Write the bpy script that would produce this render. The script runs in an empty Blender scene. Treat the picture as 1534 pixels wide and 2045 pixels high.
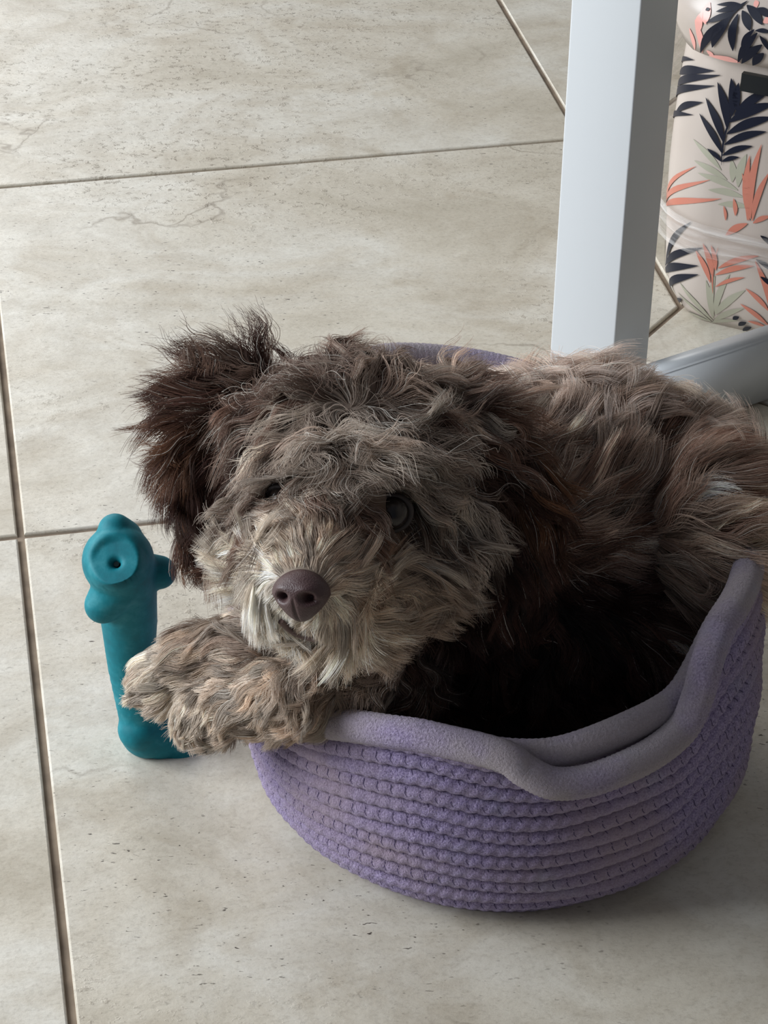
import bpy, bmesh, math, random
import numpy as np
from mathutils import Vector, Matrix, kdtree

# ------------------------------------------------------------------ camera, light, exposure
sc = bpy.context.scene
col = sc.collection
random.seed(4)
rng = np.random.default_rng(11)
PW, PH = 1534, 2045
FPX, PITCH, ROLL, HCAM = 4679.67, 0.602046, -0.000936, 0.77442
_cp, _sp = math.cos(PITCH), math.sin(PITCH)
FWD = np.array([0, _cp, -_sp])
_r = np.array([1., 0, 0]); _u = np.cross(_r, FWD)
RIGHT = math.cos(ROLL) * _r + math.sin(ROLL) * _u
UP = -math.sin(ROLL) * _r + math.cos(ROLL) * _u
CAM = np.array([0, 0, HCAM])
cam = bpy.data.cameras.new('camera')
cam.sensor_fit = 'VERTICAL'; cam.sensor_height = 36; cam.lens = FPX / PH * 36
cam.clip_start = .01; cam.clip_end = 50
camo = bpy.data.objects.new('camera', cam); col.objects.link(camo)
_m = np.eye(4); _m[:3, 0] = RIGHT; _m[:3, 1] = UP; _m[:3, 2] = -FWD; _m[:3, 3] = CAM
camo.matrix_world = Matrix(_m.tolist())
sc.camera = camo

sc.view_settings.view_transform = 'Standard'; sc.view_settings.look = 'None'
sc.view_settings.gamma = 1; sc.view_settings.use_curve_mapping = False
sc.view_settings.exposure = -0.12
sc.cycles.use_denoising = True
sc.cycles.max_bounces = 8
sc.cycles.transparent_max_bounces = 12

world = bpy.data.worlds.new('room_ambience'); sc.world = world; world.use_nodes = True
world.node_tree.nodes['Background'].inputs[0].default_value = (.80, .86, 1, 1)
world.node_tree.nodes['Background'].inputs[1].default_value = 0.17

def area_light(name, loc, target, sx, sy, power, color):
    l = bpy.data.lights.new(name, 'AREA'); l.shape = 'RECTANGLE'; l.size = sx; l.size_y = sy
    l.energy = power; l.color = color
    o = bpy.data.objects.new(name, l); col.objects.link(o); o.location = loc
    o.rotation_euler = (Vector(target) - Vector(loc)).to_track_quat('-Z', 'Y').to_euler()
    return o
area_light('window_light', (-2.0, .88, 1.1), (0, .9, .1), 1.5, 1.4, 94, (.92, .96, 1))
area_light('patio_door_light', (-1.9, 4.6, 1.8), (0, .9, .1), 2.6, 2.2, 105, (1, .985, .96))

# ------------------------------------------------------------------ helpers
def ray(px, py):
    return RIGHT * ((px - PW / 2) / FPX) - UP * ((py - PH / 2) / FPX) + FWD
def S(px, py, D):                       # the point D metres in front of the camera seen at a pixel
    return CAM + ray(px, py) * D
def onfloor(px, py, z=0.):
    d = ray(px, py); return CAM + d * ((z - HCAM) / d[2])
def link(o, parent=None):
    col.objects.link(o)
    if parent is not None: o.parent = parent
    return o
def tag(o, label=None, cat=None, group=None, kind=None):
    for k, v in (('label', label), ('category', cat), ('group', group), ('kind', kind)):
        if v: o[k] = v
    return o
def empty(name, loc, rz=0):
    o = bpy.data.objects.new(name, None); o.location = loc; o.rotation_euler = (0, 0, rz)
    o.empty_display_size = .05
    return link(o)
def mesh_obj(name, verts, faces, mat, parent=None, smooth=True):
    me = bpy.data.meshes.new(name)
    me.from_pydata([tuple(map(float, v)) for v in verts], [], [tuple(int(i) for i in f) for f in faces])
    if smooth: me.polygons.foreach_set('use_smooth', [True] * len(me.polygons))
    me.materials.append(mat); me.update()
    return link(bpy.data.objects.new(name, me), parent)
def bm_obj(name, bm, mat, parent=None, smooth=False):
    me = bpy.data.meshes.new(name); bm.to_mesh(me); bm.free()
    if smooth: me.polygons.foreach_set('use_smooth', [True] * len(me.polygons))
    me.materials.append(mat)
    return link(bpy.data.objects.new(name, me), parent)
def put(o, parent):                      # parent while keeping the world-space mesh in place
    o.parent = parent; o.matrix_parent_inverse = parent.matrix_basis.inverted()
    return o
def lin(r, g, b):
    f = lambda c: ((c / 255 + .055) / 1.055) ** 2.4 if c > 10.3 else c / 255 / 12.92
    return (f(r), f(g), f(b))
def mat(name):
    m = bpy.data.materials.new(name); m.use_nodes = True
    nt = m.node_tree; return m, nt, nt.nodes['Principled BSDF']
def node(nt, kind, **kw):
    n = nt.nodes.new(kind)
    for k, v in kw.items():
        if k in n.inputs: n.inputs[k].default_value = v
        else: setattr(n, k, v)
    return n
def ramp(nt, src, stops):
    n = nt.nodes.new('ShaderNodeValToRGB'); e = n.color_ramp.elements
    while len(e) < len(stops): e.new(.5)
    for q, (p, c) in zip(e, stops):
        q.position = p; q.color = (*c, 1) if len(c) == 3 else c
    nt.links.new(src, n.inputs[0]); return n
def mixc(nt, fac, a, b, mode='MIX'):
    n = nt.nodes.new('ShaderNodeMix'); n.data_type = 'RGBA'; n.blend_type = mode
    for s, v in ((0, fac), (6, a), (7, b)):
        if hasattr(v, 'links') or hasattr(v, 'is_linked'): nt.links.new(v, n.inputs[s])
        else: n.inputs[s].default_value = v if s == 0 else (*v, 1)
    return n.outputs[2]
def simple(name, rgb, rough=.5, spec=.5):
    m, nt, b = mat(name); b.inputs['Base Color'].default_value = (*rgb, 1)
    b.inputs['Roughness'].default_value = rough; b.inputs['Specular IOR Level'].default_value = spec
    return m

# ------------------------------------------------------------------ floor tiles
GTH, GO, TILE, GROUT = 0.186025, np.array([-0.208888, 1.102865]), .45, .0040
GE1 = np.array([math.cos(GTH), math.sin(GTH)]); GE2 = np.array([-math.sin(GTH), math.cos(GTH)])
def grid(u, v): return GO + GE1 * u * TILE + GE2 * v * TILE

def tile_material():
    m, nt, b = mat('porcelain_tile'); L = nt.links
    tc = node(nt, 'ShaderNodeNewGeometry'); oi = node(nt, 'ShaderNodeObjectInfo')
    sep = node(nt, 'ShaderNodeVectorMath', operation='SCALE'); 
    comb = node(nt, 'ShaderNodeCombineXYZ'); L.new(oi.outputs['Random'], comb.inputs[0]); L.new(oi.outputs['Random'], comb.inputs[2])
    L.new(comb.outputs[0], sep.inputs[0]); sep.inputs['Scale'].default_value = 7.3
    add = node(nt, 'ShaderNodeVectorMath', operation='ADD'); L.new(tc.outputs['Position'], add.inputs[0]); L.new(sep.outputs[0], add.inputs[1])
    P = add.outputs[0]
    st = node(nt, 'ShaderNodeMapping'); st.inputs['Rotation'].default_value = (0, 0, -GTH); st.inputs['Scale'].default_value = (1, 1.45, 1); L.new(P, st.inputs[0])
    def noise(s, d, r, src=P, dist=0.):
        n = node(nt, 'ShaderNodeTexNoise', Scale=s, Detail=d, Roughness=r, Distortion=dist); L.new(src, n.inputs['Vector']); return n.outputs['Fac']
    n1 = noise(5., 6, .6, st.outputs[0], .6)
    c = ramp(nt, n1, [(.30, lin(176, 168, 151)), (.45, lin(196, 189, 174)), (.58, lin(207, 203, 192)), (.74, lin(190, 181, 164))]).outputs[0]
    n2 = noise(16, 8, .72, st.outputs[0], .8)
    r2 = ramp(nt, n2, [(.42, (0, 0, 0)), (.72, (1, 1, 1))]).outputs[0]
    mu = node(nt, 'ShaderNodeMath', operation='MULTIPLY'); L.new(r2, mu.inputs[0]); mu.inputs[1].default_value = .42
    c = mixc(nt, mu.outputs[0], c, lin(150, 138, 118))
    # rough weathered zones hold grainy pits
    zone = ramp(nt, noise(3.1, 3, .55, P), [(.47, (0, 0, 0)), (.62, (1, 1, 1))]).outputs[0]
    pit = ramp(nt, noise(150, 4, .65, st.outputs[0]), [(.56, (0, 0, 0)), (.68, (1, 1, 1))]).outputs[0]
    zp = node(nt, 'ShaderNodeMath', operation='MULTIPLY'); L.new(zone, zp.inputs[0]); L.new(pit, zp.inputs[1])
    zf = node(nt, 'ShaderNodeMath', operation='MULTIPLY'); L.new(zp.outputs[0], zf.inputs[0]); zf.inputs[1].default_value = .55
    c = mixc(nt, zf.outputs[0], c, lin(122, 110, 94))
    # short dark flecks
    fm = node(nt, 'ShaderNodeMapping'); fm.inputs['Rotation'].default_value = (0, 0, -.1); fm.inputs['Scale'].default_value = (1, 2.6, 1); L.new(P, fm.inputs[0])
    fl = ramp(nt, noise(240, 2, .5, fm.outputs[0], .4), [(.68, (0, 0, 0)), (.73, (1, 1, 1))]).outputs[0]
    fz = ramp(nt, noise(4.5, 2, .5, P), [(.45, (0, 0, 0)), (.6, (1, 1, 1))]).outputs[0]
    fp = node(nt, 'ShaderNodeMath', operation='MULTIPLY'); L.new(fl, fp.inputs[0]); L.new(fz, fp.inputs[1])
    c = mixc(nt, fp.outputs[0], c, lin(66, 58, 50))
    # hairline veins
    vn = node(nt, 'ShaderNodeTexVoronoi', feature='DISTANCE_TO_EDGE', Scale=5.2)
    wob = node(nt, 'ShaderNodeTexNoise', Scale=9., Detail=5.); L.new(P, wob.inputs['Vector'])
    wm = node(nt, 'ShaderNodeVectorMath', operation='MULTIPLY_ADD'); L.new(wob.outputs['Color'], wm.inputs[0]); wm.inputs[1].default_value = (.16, .16, .16); L.new(P, wm.inputs[2])
    L.new(wm.outputs[0], vn.inputs['Vector'])
    vr = ramp(nt, vn.outputs[0], [(.0, (1, 1, 1)), (.012, (0, 0, 0))]).outputs[0]
    vz = ramp(nt, noise(6.5, 2, .5, P), [(.55, (0, 0, 0)), (.68, (.6, .6, .6))]).outputs[0]
    vp = node(nt, 'ShaderNodeMath', operation='MULTIPLY'); L.new(vr, vp.inputs[0]); L.new(vz, vp.inputs[1])
    c = mixc(nt, vp.outputs[0], c, lin(120, 108, 92))
    gr = ramp(nt, noise(330, 5, .7, st.outputs[0]), [(.34, (.80, .79, .78)), (.5, (1, 1, 1)), (.66, (1.0, 1.0, 1.0))]).outputs[0]
    c = mixc(nt, .75, c, gr, 'MULTIPLY')
    blot = ramp(nt, noise(11, 5, .6, P, 1.2), [(.36, (.84, .81, .77)), (.50, (1, 1, 1))]).outputs[0]
    c = mixc(nt, .8, c, blot, 'MULTIPLY')
    L.new(c, b.inputs['Base Color'])
    rr = node(nt, 'ShaderNodeMapRange'); L.new(n2, rr.inputs[0]); rr.inputs[1].default_value = .3; rr.inputs[2].default_value = .75
    rr.inputs[3].default_value = .38; rr.inputs[4].default_value = .56; L.new(rr.outputs[0], b.inputs['Roughness'])
    b.inputs['Specular IOR Level'].default_value = .5
    bu = node(nt, 'ShaderNodeBump', Strength=.35, Distance=.0010)
    hs = node(nt, 'ShaderNodeMath', operation='ADD'); L.new(noise(95, 6, .7, st.outputs[0]), hs.inputs[0]); L.new(zp.outputs[0], hs.inputs[1])
    L.new(hs.outputs[0], bu.inputs['Height']); L.new(bu.outputs[0], b.inputs['Normal'])
    return m
M_TILE = tile_material()
def grout_material():
    m, nt, b = mat('grout'); n = node(nt, 'ShaderNodeTexNoise', Scale=60., Detail=6.)
    g = node(nt, 'ShaderNodeNewGeometry'); nt.links.new(g.outputs['Position'], n.inputs['Vector'])
    nt.links.new(ramp(nt, n.outputs[0], [(.3, lin(112, 98, 84)), (.7, lin(150, 134, 116))]).outputs[0], b.inputs['Base Color'])
    b.inputs['Roughness'].default_value = .95
    return m
M_GROUT = grout_material()
bm = bmesh.new()
for z in (-.02, -.0022):
    for x, y in ((-3.5, -1.5), (3.5, -1.5), (3.5, 6), (-3.5, 6)): bm.verts.new((x, y, z))
bm.verts.ensure_lookup_table(); V_ = bm.verts
for f in ((3, 2, 1, 0), (4, 5, 6, 7), (0, 1, 5, 4), (1, 2, 6, 5), (2, 3, 7, 6), (3, 0, 4, 7)): bm.faces.new([V_[i] for i in f])
floor_o = tag(bm_obj('floor', bm, M_GROUT), kind='structure', label='beige stone look floor tiles with brown grout joints')

def clip(poly, n, d):                    # keep the side n.p <= d
    out = []
    for i in range(len(poly)):
        a, b = poly[i], poly[(i + 1) % len(poly)]; da, db = a @ n - d, b @ n - d
        if da <= 0: out.append(a)
        if da * db < 0: out.append(a + (b - a) * (da / (da - db)))
    return out
def make_tile(poly):
    P0 = [np.array(p) for p in poly]
    if len(P0) < 3: return
    c = sum(P0) / len(P0); k = len(P0); vs = []
    bev = .0012
    for z, s in ((-.012, 0), (-.0010, 0), (-.0003, bev * .4), (0, bev)):
        for p in P0:
            d = c - p; w = p + d / np.linalg.norm(d) * s * 1.35; vs.append((w[0] - c[0], w[1] - c[1], z))
    fs = [tuple(range(3 * k, 4 * k))]
    for l in range(3):
        for i in range(k):
            j = (i + 1) % k; fs.append((l * k + i, l * k + j, (l + 1) * k + j, (l + 1) * k + i))
    o = mesh_obj('tile', vs, fs, M_TILE, floor_o, smooth=False); o.location = (c[0], c[1], 0)
g2 = GROUT / TILE / 2; q2 = math.sqrt(.5)
DIA1 = np.array([q2, -q2]); DIA2 = np.array([q2, q2])
def tile_of(poly, cuts_):
    for n, d in cuts_: poly = clip(poly, n, d - g2) if len(poly) > 2 else []
    if len(poly) > 2: make_tile([grid(*q) for q in poly])
for i in range(-3, 5):
    for j in range(-5, 8):
        if i >= 1 and 0 <= j <= 2: continue
        sq = [np.array(p, float) for p in ((i + g2, j + g2), (i + 1 - g2, j + g2), (i + 1 - g2, j + 1 - g2), (i + g2, j + 1 - g2))]
        tile_of(sq, [(DIA1, .585 * q2)] if j >= 0 else [])
zone = [np.array(p, float) for p in ((1 + g2, g2), (5, g2), (5, 3 - g2), (1 + g2, 3 - g2))]      # laid on the diagonal from here on
tile_of(zone, [(DIA1, .08 * q2)]); tile_of(zone, [(DIA1, .585 * q2), (-DIA1, -.08 * q2)])
zone2 = [np.array(p, float) for p in ((.3, g2), (5, g2), (5, 3 - g2), (.3, 3 - g2))]
tile_of(zone2, [(-DIA1, -.585 * q2), (DIA2, 1.167 * q2)]); tile_of(zone2, [(-DIA1, -.585 * q2), (-DIA2, -1.167 * q2)])

# ------------------------------------------------------------------ unseen dark wall, added to keep light off the right-hand side
M_SHADE_WALL = simple('shade_wall_grey', (.30, .28, .26), .8, .2)
def shade_wall():
    bm = bmesh.new(); bmesh.ops.create_cube(bm, size=1, matrix=Matrix.Translation((1.75, 1.6, 1.2)) @ Matrix.Diagonal((.1, 7., 2.4, 1)))
    return tag(bm_obj('shade_wall', bm, M_SHADE_WALL), kind='structure', label='unseen side wall added to shade the right side')
shade_wall()

# ------------------------------------------------------------------ white table leg with foot rail
M_WHITE = simple('white_lacquer', (.58, .61, .63), .38, .4)
def bev_box(name, sx, sy, sz, material, parent=None, bev=.0015, seg=2, off=(0, 0, 0)):
    bm = bmesh.new(); bmesh.ops.create_cube(bm, size=1)
    bmesh.ops.scale(bm, vec=(sx, sy, sz), verts=bm.verts); bmesh.ops.translate(bm, vec=off, verts=bm.verts)
    bmesh.ops.bevel(bm, geom=bm.edges[:], offset=bev, segments=seg, affect='EDGES', profile=.6)
    return bm_obj(name, bm, material, parent, True)
POST_MID = onfloor(1213.5, 868)            # foot of the post's front vertical edge
POST_ROT = math.radians(-35)
table = empty('table_frame', (POST_MID[0], POST_MID[1], 0), POST_ROT)
tag(table, 'white painted wooden table leg with low foot rail behind the basket', 'table')
PWD, PDP = .0440, .0440
lg = bev_box('leg', PWD, PDP, .72, M_WHITE, table, .0012, 3, (-PWD / 2, PDP / 2, .36))
lg.rotation_mode = 'QUATERNION'; lg.rotation_quaternion = Matrix.Rotation(.013, 3, Vector((math.sin(POST_ROT), math.cos(POST_ROT), 0))).to_quaternion()
rail_dir = GTH + math.radians(20) - POST_ROT
def rail():
    bm = bmesh.new(); bmesh.ops.create_cube(bm, size=1)
    bmesh.ops.scale(bm, vec=(.15, .016, .046), verts=bm.verts)
    bmesh.ops.translate(bm, vec=(.075, 0, .0240), verts=bm.verts)
    bmesh.ops.bevel(bm, geom=bm.edges[:], offset=.0016, segments=2, affect='EDGES')
    o = bm_obj('foot_rail', bm, M_WHITE, table, True); o.rotation_euler = (0, 0, rail_dir); o.location = (.012, -.004, 0); return o
rl = rail()
bev_box('unseen_table_top', 1.2, .8, .03, M_WHITE, table, .004, 2, (.57, .47, .735))  # unseen top, added above the leg to shade the right-hand side

# ------------------------------------------------------------------ palm print box in clear wrap
BOX_C = onfloor(1332, 626); BOX_F = onfloor(1482, 662)
bx_dir = (BOX_F - BOX_C)[:2]; BOX_A = math.atan2(bx_dir[1], bx_dir[0])
BW, BD, BH, BR = .19, .15, .205, .040
_ux = np.array([math.cos(BOX_A), math.sin(BOX_A)]); _uy = np.array([-_ux[1], _ux[0]])
BOX_O = BOX_C[:2] - (_ux + _uy) * BR * (1 - math.sqrt(.5)) * .8
box = empty('storage_box', (BOX_O[0], BOX_O[1], 0), BOX_A)
tag(box, 'palm leaf printed storage box with pink lid edge, behind the table leg', 'box')
def print_cloth(name):
    m, nt, b = mat(name)
    n = node(nt, 'ShaderNodeTexNoise', Scale=9., Detail=3.); g = node(nt, 'ShaderNodeNewGeometry'); nt.links.new(g.outputs['Position'], n.inputs['Vector'])
    nt.links.new(ramp(nt, n.outputs[0], [(.35, lin(176, 165, 156)), (.7, lin(190, 180, 172))]).outputs[0], b.inputs['Base Color'])
    b.inputs['Roughness'].default_value = .28
    return m
M_PRINT = print_cloth('cream_vinyl')
M_NAVY = simple('navy_ink', lin(12, 18, 36), .4, .3); M_CORAL = simple('coral_ink', lin(190, 120, 102), .3)
M_SAGE = simple('sage_ink', lin(160, 159, 142), .3); M_PINK = simple('pink_ink', lin(228, 166, 156), .3)
M_STRAP = simple('black_strap', lin(18, 22, 24), .3)
def rr_point(s, W_, D_, R_):             # walk: s<0 down the left side, s>0 along the front; returns local x, y, nx, ny
    arc = R_ * math.pi / 2
    if s > arc / 2: return R_ + (s - arc / 2), 0., 0., -1.
    if s < -arc / 2: return 0., R_ + (-s - arc / 2), -1., 0.
    a = math.pi * 1.25 + (s / arc) * math.pi / 2
    return R_ + R_ * math.cos(a), R_ + R_ * math.sin(a), math.cos(a), math.sin(a)
LH = .105
def box_surf(s, z, off=0.):
    x, y, nx, ny = rr_point(s, BW, BD, BR)
    t = max(0., (.03 - z) / .03)
    b = .005 * math.sin(math.pi * min(max(z / BH, 0), 1)) - .011 * t * t - .004 * max(0, z / BH - .5) + off
    return (x + nx * b, y + ny * b, z)
def lid_surf(s, z, off=0.):              # z above the seam
    x, y, nx, ny = rr_point(s, BW, BD, BR)
    t = min(1, max(0, z / LH))
    b = .003 + .011 * math.sin(math.pi * min(1, t * 1.15 + .12)) - .10 * max(0, t - .22) ** 1.3 + off
    dip = .010 * (1 - t) * (1 - min(1, max(0, (s + .02) / .03)))
    return (x + nx * b, y + ny * b, BH - .012 + z + dip)
def shell(name, fn, H_, nz, material, parent):
    arc = BR * math.pi / 2
    ss = list(np.linspace(-arc / 2 - (BD - 2 * BR), -arc / 2, 6)[:-1]) + list(np.linspace(-arc / 2, arc / 2, 13)) + list(np.linspace(arc / 2, arc / 2 + (BW - 2 * BR), 8)[1:])
    n = len(ss); vs = []; fs = []
    for k in range(nz + 1):
        z = H_ * k / nz
        row = [fn(s, z) for s in ss]
        row.append((BW - .01, BD * .5, row[0][2])); row.append((BW * .5, BD - .005, row[0][2]))
        vs += row
    m_ = n + 2
    for k in range(nz):
        for i in range(m_):
            j = (i + 1) % m_; fs.append((k * m_ + i, k * m_ + j, (k + 1) * m_ + j, (k + 1) * m_ + i))
    fs.append(tuple(range(m_ - 1, -1, -1))); fs.append(tuple(range(nz * m_, nz * m_ + m_)))
    return mesh_obj(name, vs, fs, material, parent)
shell('body', box_surf, BH, 24, M_PRINT, box)
shell('lid', lid_surf, LH, 16, M_PRINT, box)
# flat print: each leaflet of the palm pattern, laid out along the wrapped surface
def to_px(l):
    w = np.array([BOX_O[0] + _ux[0] * l[0] + _uy[0] * l[1], BOX_O[1] + _ux[1] * l[0] + _uy[1] * l[1], l[2]]) - CAM
    z = w @ FWD; return PW / 2 + FPX * (w @ RIGHT) / z, PH / 2 - FPX * (w @ UP) / z
def surf_table(fn, H_):
    S_, Z_ = np.meshgrid(np.linspace(-.05, .14, 96), np.linspace(0, H_, 70)); st = np.stack([S_.ravel(), Z_.ravel()], 1)
    return st, np.array([to_px(fn(a, b)) for a, b in st])
TB_BODY, TB_LID = surf_table(box_surf, BH), surf_table(lid_surf, LH)
def leaf_print(name, fn, table_, leaves, off, material):
    st, px = table_; vs, fs = [], []
    def at(x, y):
        d = ((px - [x, y]) ** 2).sum(1); i = np.argsort(d)[:6]; w = 1 / (d[i] + .5); return (st[i] * w[:, None]).sum(0) / w.sum()
    for (x0, y0, x1, y1, w) in leaves:
        p0, p1 = at(x0, y0), at(x1, y1); d = p1 - p0; L_ = np.linalg.norm(d)
        if L_ < 1e-4: continue
        d /= L_; nrm = np.array([-d[1], d[0]]); wd_ = w / 2900.; base = len(vs); N_ = 10
        bend = .05 * (1 if (x1 - x0) > 0 else -1)
        for i in range(N_ + 1):
            t = i / N_; wd = wd_ * (math.sin(math.pi * min(1, t * .98 + .02)) ** .9 + .05) * .46
            c = p0 + d * L_ * t + nrm * bend * L_ * math.sin(math.pi * t)
            for sd in (-1, 1):
                q = c + nrm * wd * sd; vs.append(fn(q[0], q[1], off))
        for i in range(N_):
            a = base + 2 * i; fs.append((a, a + 2, a + 3, a + 1))
    return tag(mesh_obj(name, vs, fs, material, box), kind='stuff')
leaf_print('sage_leaf_print', box_surf, TB_BODY, [(1441, 340, 1385, 278, 12), (1453, 358, 1388, 320, 13), (1474, 379, 1394, 346, 14), (1485, 394, 1414, 379, 14), (1497, 414, 1435, 408, 13), (1462, 364, 1462, 318, 14), (1474, 373, 1491, 308, 16), (1354, 388, 1367, 262, 13), (1350, 370, 1352, 300, 8),
    (1424, 640, 1393, 563, 13), (1424, 635, 1411, 560, 13), (1426, 630, 1428, 550, 12), (1430, 628, 1457, 548, 13), (1430, 628, 1489, 579, 15), (1426, 640, 1487, 615, 13), (1422, 642, 1376, 623, 11), (1422, 642, 1379, 585, 11), (1420, 648, 1475, 640, 10)], .0003, M_SAGE)
leaf_print('coral_leaf_print', box_surf, TB_BODY, [(1419, 564, 1388, 497, 11), (1424, 552, 1405, 486, 12), (1430, 540, 1420, 488, 10), (1434, 535, 1516, 510, 12), (1430, 549, 1506, 530, 12), (1430, 572, 1487, 553, 8), (1424, 585, 1436, 492, 4),
    (1541, 625, 1508, 520, 13), (1536, 622, 1490, 575, 11), (1536, 650, 1480, 606, 12), (1530, 652, 1494, 640, 9), (1362, 412, 1391, 331, 9), (1362, 412, 1418, 358, 11), (1362, 414, 1440, 396, 13), (1356, 414, 1345, 386, 9),
    (1494, 440, 1483, 345, 11), (1496, 440, 1497, 310, 14), (1500, 436, 1522, 288, 14), (1502, 440, 1536, 345, 12), (1494, 445, 1450, 470, 14), (1505, 445, 1540, 430, 10), (1470, 430, 1466, 395, 9), (1450, 440, 1446, 410, 6)], .0006, M_CORAL)
leaf_print('navy_leaf_print', box_surf, TB_BODY, [(1442, 328, 1464, 222, 4), (1444, 321, 1477, 313, 9), (1444, 309, 1504, 291, 12), (1448, 288, 1532, 262, 15), (1452, 266, 1546, 234, 18), (1457, 243, 1550, 206, 19), (1468, 228, 1543, 178, 17), (1442, 322, 1415, 295, 9), (1442, 305, 1400, 226, 13), (1447, 284, 1411, 194, 15), (1453, 257, 1434, 164, 17), (1462, 231, 1462, 155, 18), (1474, 222, 1476, 165, 15),
    (1363, 243, 1372, 124, 9), (1364, 241, 1386, 228, 11), (1364, 224, 1405, 204, 13), (1367, 201, 1429, 170, 15), (1370, 178, 1440, 149, 15), (1371, 148, 1428, 140, 17), (1372, 126, 1395, 120, 9),
    (1352, 612, 1337, 520, 5), (1353, 612, 1371, 597, 10), (1342, 590, 1390, 568, 15), (1338, 575, 1396, 547, 16), (1338, 546, 1396, 529, 17), (1340, 531, 1405, 494, 15), (1343, 528, 1381, 442, 13), (1339, 524, 1343, 472, 9), (1332, 560, 1330, 500, 6),
    (1512, 517, 1545, 542, 10), (1521, 551, 1545, 572, 10), (1465, 637, 1477, 631, 10), (1476, 650, 1492, 643, 11), (1484, 660, 1502, 652, 10), (1520, 470, 1545, 490, 10)], .0009, M_NAVY)
leaf_print('pink_lid_print', lid_surf, TB_LID, [(1419, 5, 1409, 48, 16), (1404, 24, 1400, 60, 12), (1390, 38, 1401, 112, 12), (1378, 56, 1386, 106, 9), (1426, 114, 1478, 136, 11), (1414, 122, 1476, 147, 10), (1412, 100, 1422, 138, 9), (1508, 0, 1512, 14, 10), (1524, 45, 1545, 35, 12)], .0004, M_PINK)
leaf_print('navy_lid_print', lid_surf, TB_LID, [(1494, 0, 1460, 30, 5), (1484, 9, 1433, 9, 7), (1483, 14, 1431, 22, 9), (1472, 23, 1412, 45, 10), (1466, 26, 1401, 106, 14), (1460, 30, 1424, 94, 15), (1475, 26, 1465, 101, 16), (1483, 20, 1499, 60, 16), (1492, 9, 1524, 48, 15), (1513, 15, 1540, 32, 12), (1411, 20, 1420, 16, 6),
    (1507, 58, 1481, 91, 10), (1513, 65, 1473, 128, 15), (1523, 88, 1477, 149, 17), (1527, 105, 1502, 149, 16), (1510, 60, 1540, 64, 8), (1518, 70, 1536, 100, 10)], .0009, M_NAVY)
sv_ = []
for i in range(9):
    a = .042 + .011 * i; sv_ += [box_surf(a, BH - .030, .002), box_surf(a, BH - .030, .006), box_surf(a, BH - .019, .006), box_surf(a, BH - .019, .002)]
mesh_obj('strap', sv_, [(4 * i + k, 4 * i + (k + 1) % 4, 4 * i + 4 + (k + 1) % 4, 4 * i + 4 + k) for i in range(8) for k in range(4)] + [(3, 2, 1, 0), (32, 33, 34, 35)], M_STRAP, box, False)
def clear_film():
    m, nt, b = mat('clear_film'); L = nt.links
    b.inputs['Base Color'].default_value = (.9, .88, .86, 1); b.inputs['Roughness'].default_value = .12
    tr = node(nt, 'ShaderNodeBsdfTransparent'); tr.inputs[0].default_value = (.95, .93, .92, 1)
    mx = nt.nodes.new('ShaderNodeMixShader')
    g = node(nt, 'ShaderNodeTexCoord'); mp = node(nt, 'ShaderNodeMapping'); mp.inputs['Scale'].default_value = (9, 9, 160); L.new(g.outputs['Object'], mp.inputs[0])
    n = node(nt, 'ShaderNodeTexNoise', Scale=1., Detail=5., Distortion=1.2); L.new(mp.outputs[0], n.inputs['Vector'])
    r = ramp(nt, n.outputs[0], [(.42, (.08, .08, .08)), (.70, (.46, .46, .46))])
    L.new(r.outputs[0], mx.inputs[0]); L.new(tr.outputs[0], mx.inputs[1]); L.new(b.outputs[0], mx.inputs[2])
    bu = node(nt, 'ShaderNodeBump', Strength=.8, Distance=.003); L.new(n.outputs[0], bu.inputs['Height']); L.new(bu.outputs[0], b.inputs['Normal'])
    L.new(mx.outputs[0], nt.nodes['Material Output'].inputs[0])
    return m
M_FILM = clear_film()
def film(name, s0, s1, zlo, zhi, off, nz=10, ns=34):
    vs, fs = [], []
    for k in range(nz + 1):
        for i in range(ns + 1):
            s = s0 + (s1 - s0) * i / ns; z = zlo(s) + (zhi(s) - zlo(s)) * k / nz
            vs.append(box_surf(s, z, off + .0012 * math.sin(k * 2.1 + i * .4) + (.001 if k in (0, nz) else 0)))
    for k in range(nz):
        for i in range(ns):
            a = k * (ns + 1) + i; fs.append((a, a + 1, a + ns + 2, a + ns + 1))
    return mesh_obj(name, vs, fs, M_FILM, box)
film('clear_band', -.075, .22, lambda s: .058, lambda s: .083, .006)
film('clear_wrap', -.07, -.018, lambda s: .10, lambda s: .20 + .1 * s, .010, 8, 16)

# ------------------------------------------------------------------ rope basket
BX, BY = .057, .905
rim_phi = [-180, -165, -150, -137, -122, -108, -93, -83, -68, -52, -40, -20, 0, 30, 60, 93, 116, 135, 160, 180]
rim_z = [.118, .104, .096, .102, .116, .123, .116, .114, .120, .121, .146, .147, .136, .138, .145, .158, .168, .165, .140, .118]
rim_r = [.126, .126, .127, .128, .130, .131, .130, .129, .127, .123, .120, .116, .114, .114, .119, .130, .134, .133, .128, .126]
def rimz(p): return np.interp((p + 180) % 360 - 180, rim_phi, rim_z)
def rimr(p): return np.interp((p + 180) % 360 - 180, rim_phi, rim_r)
_ph = np.linspace(-180, 180, 721)[:-1]
_k = np.exp(-np.linspace(-2.5, 2.5, 41) ** 2); _k /= _k.sum()
def _sm(a): return np.convolve(np.concatenate([a[-20:], a, a[:20]]), _k, 'valid')
RZ, RR = _sm(rimz(_ph)), _sm(rimr(_ph))
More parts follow.
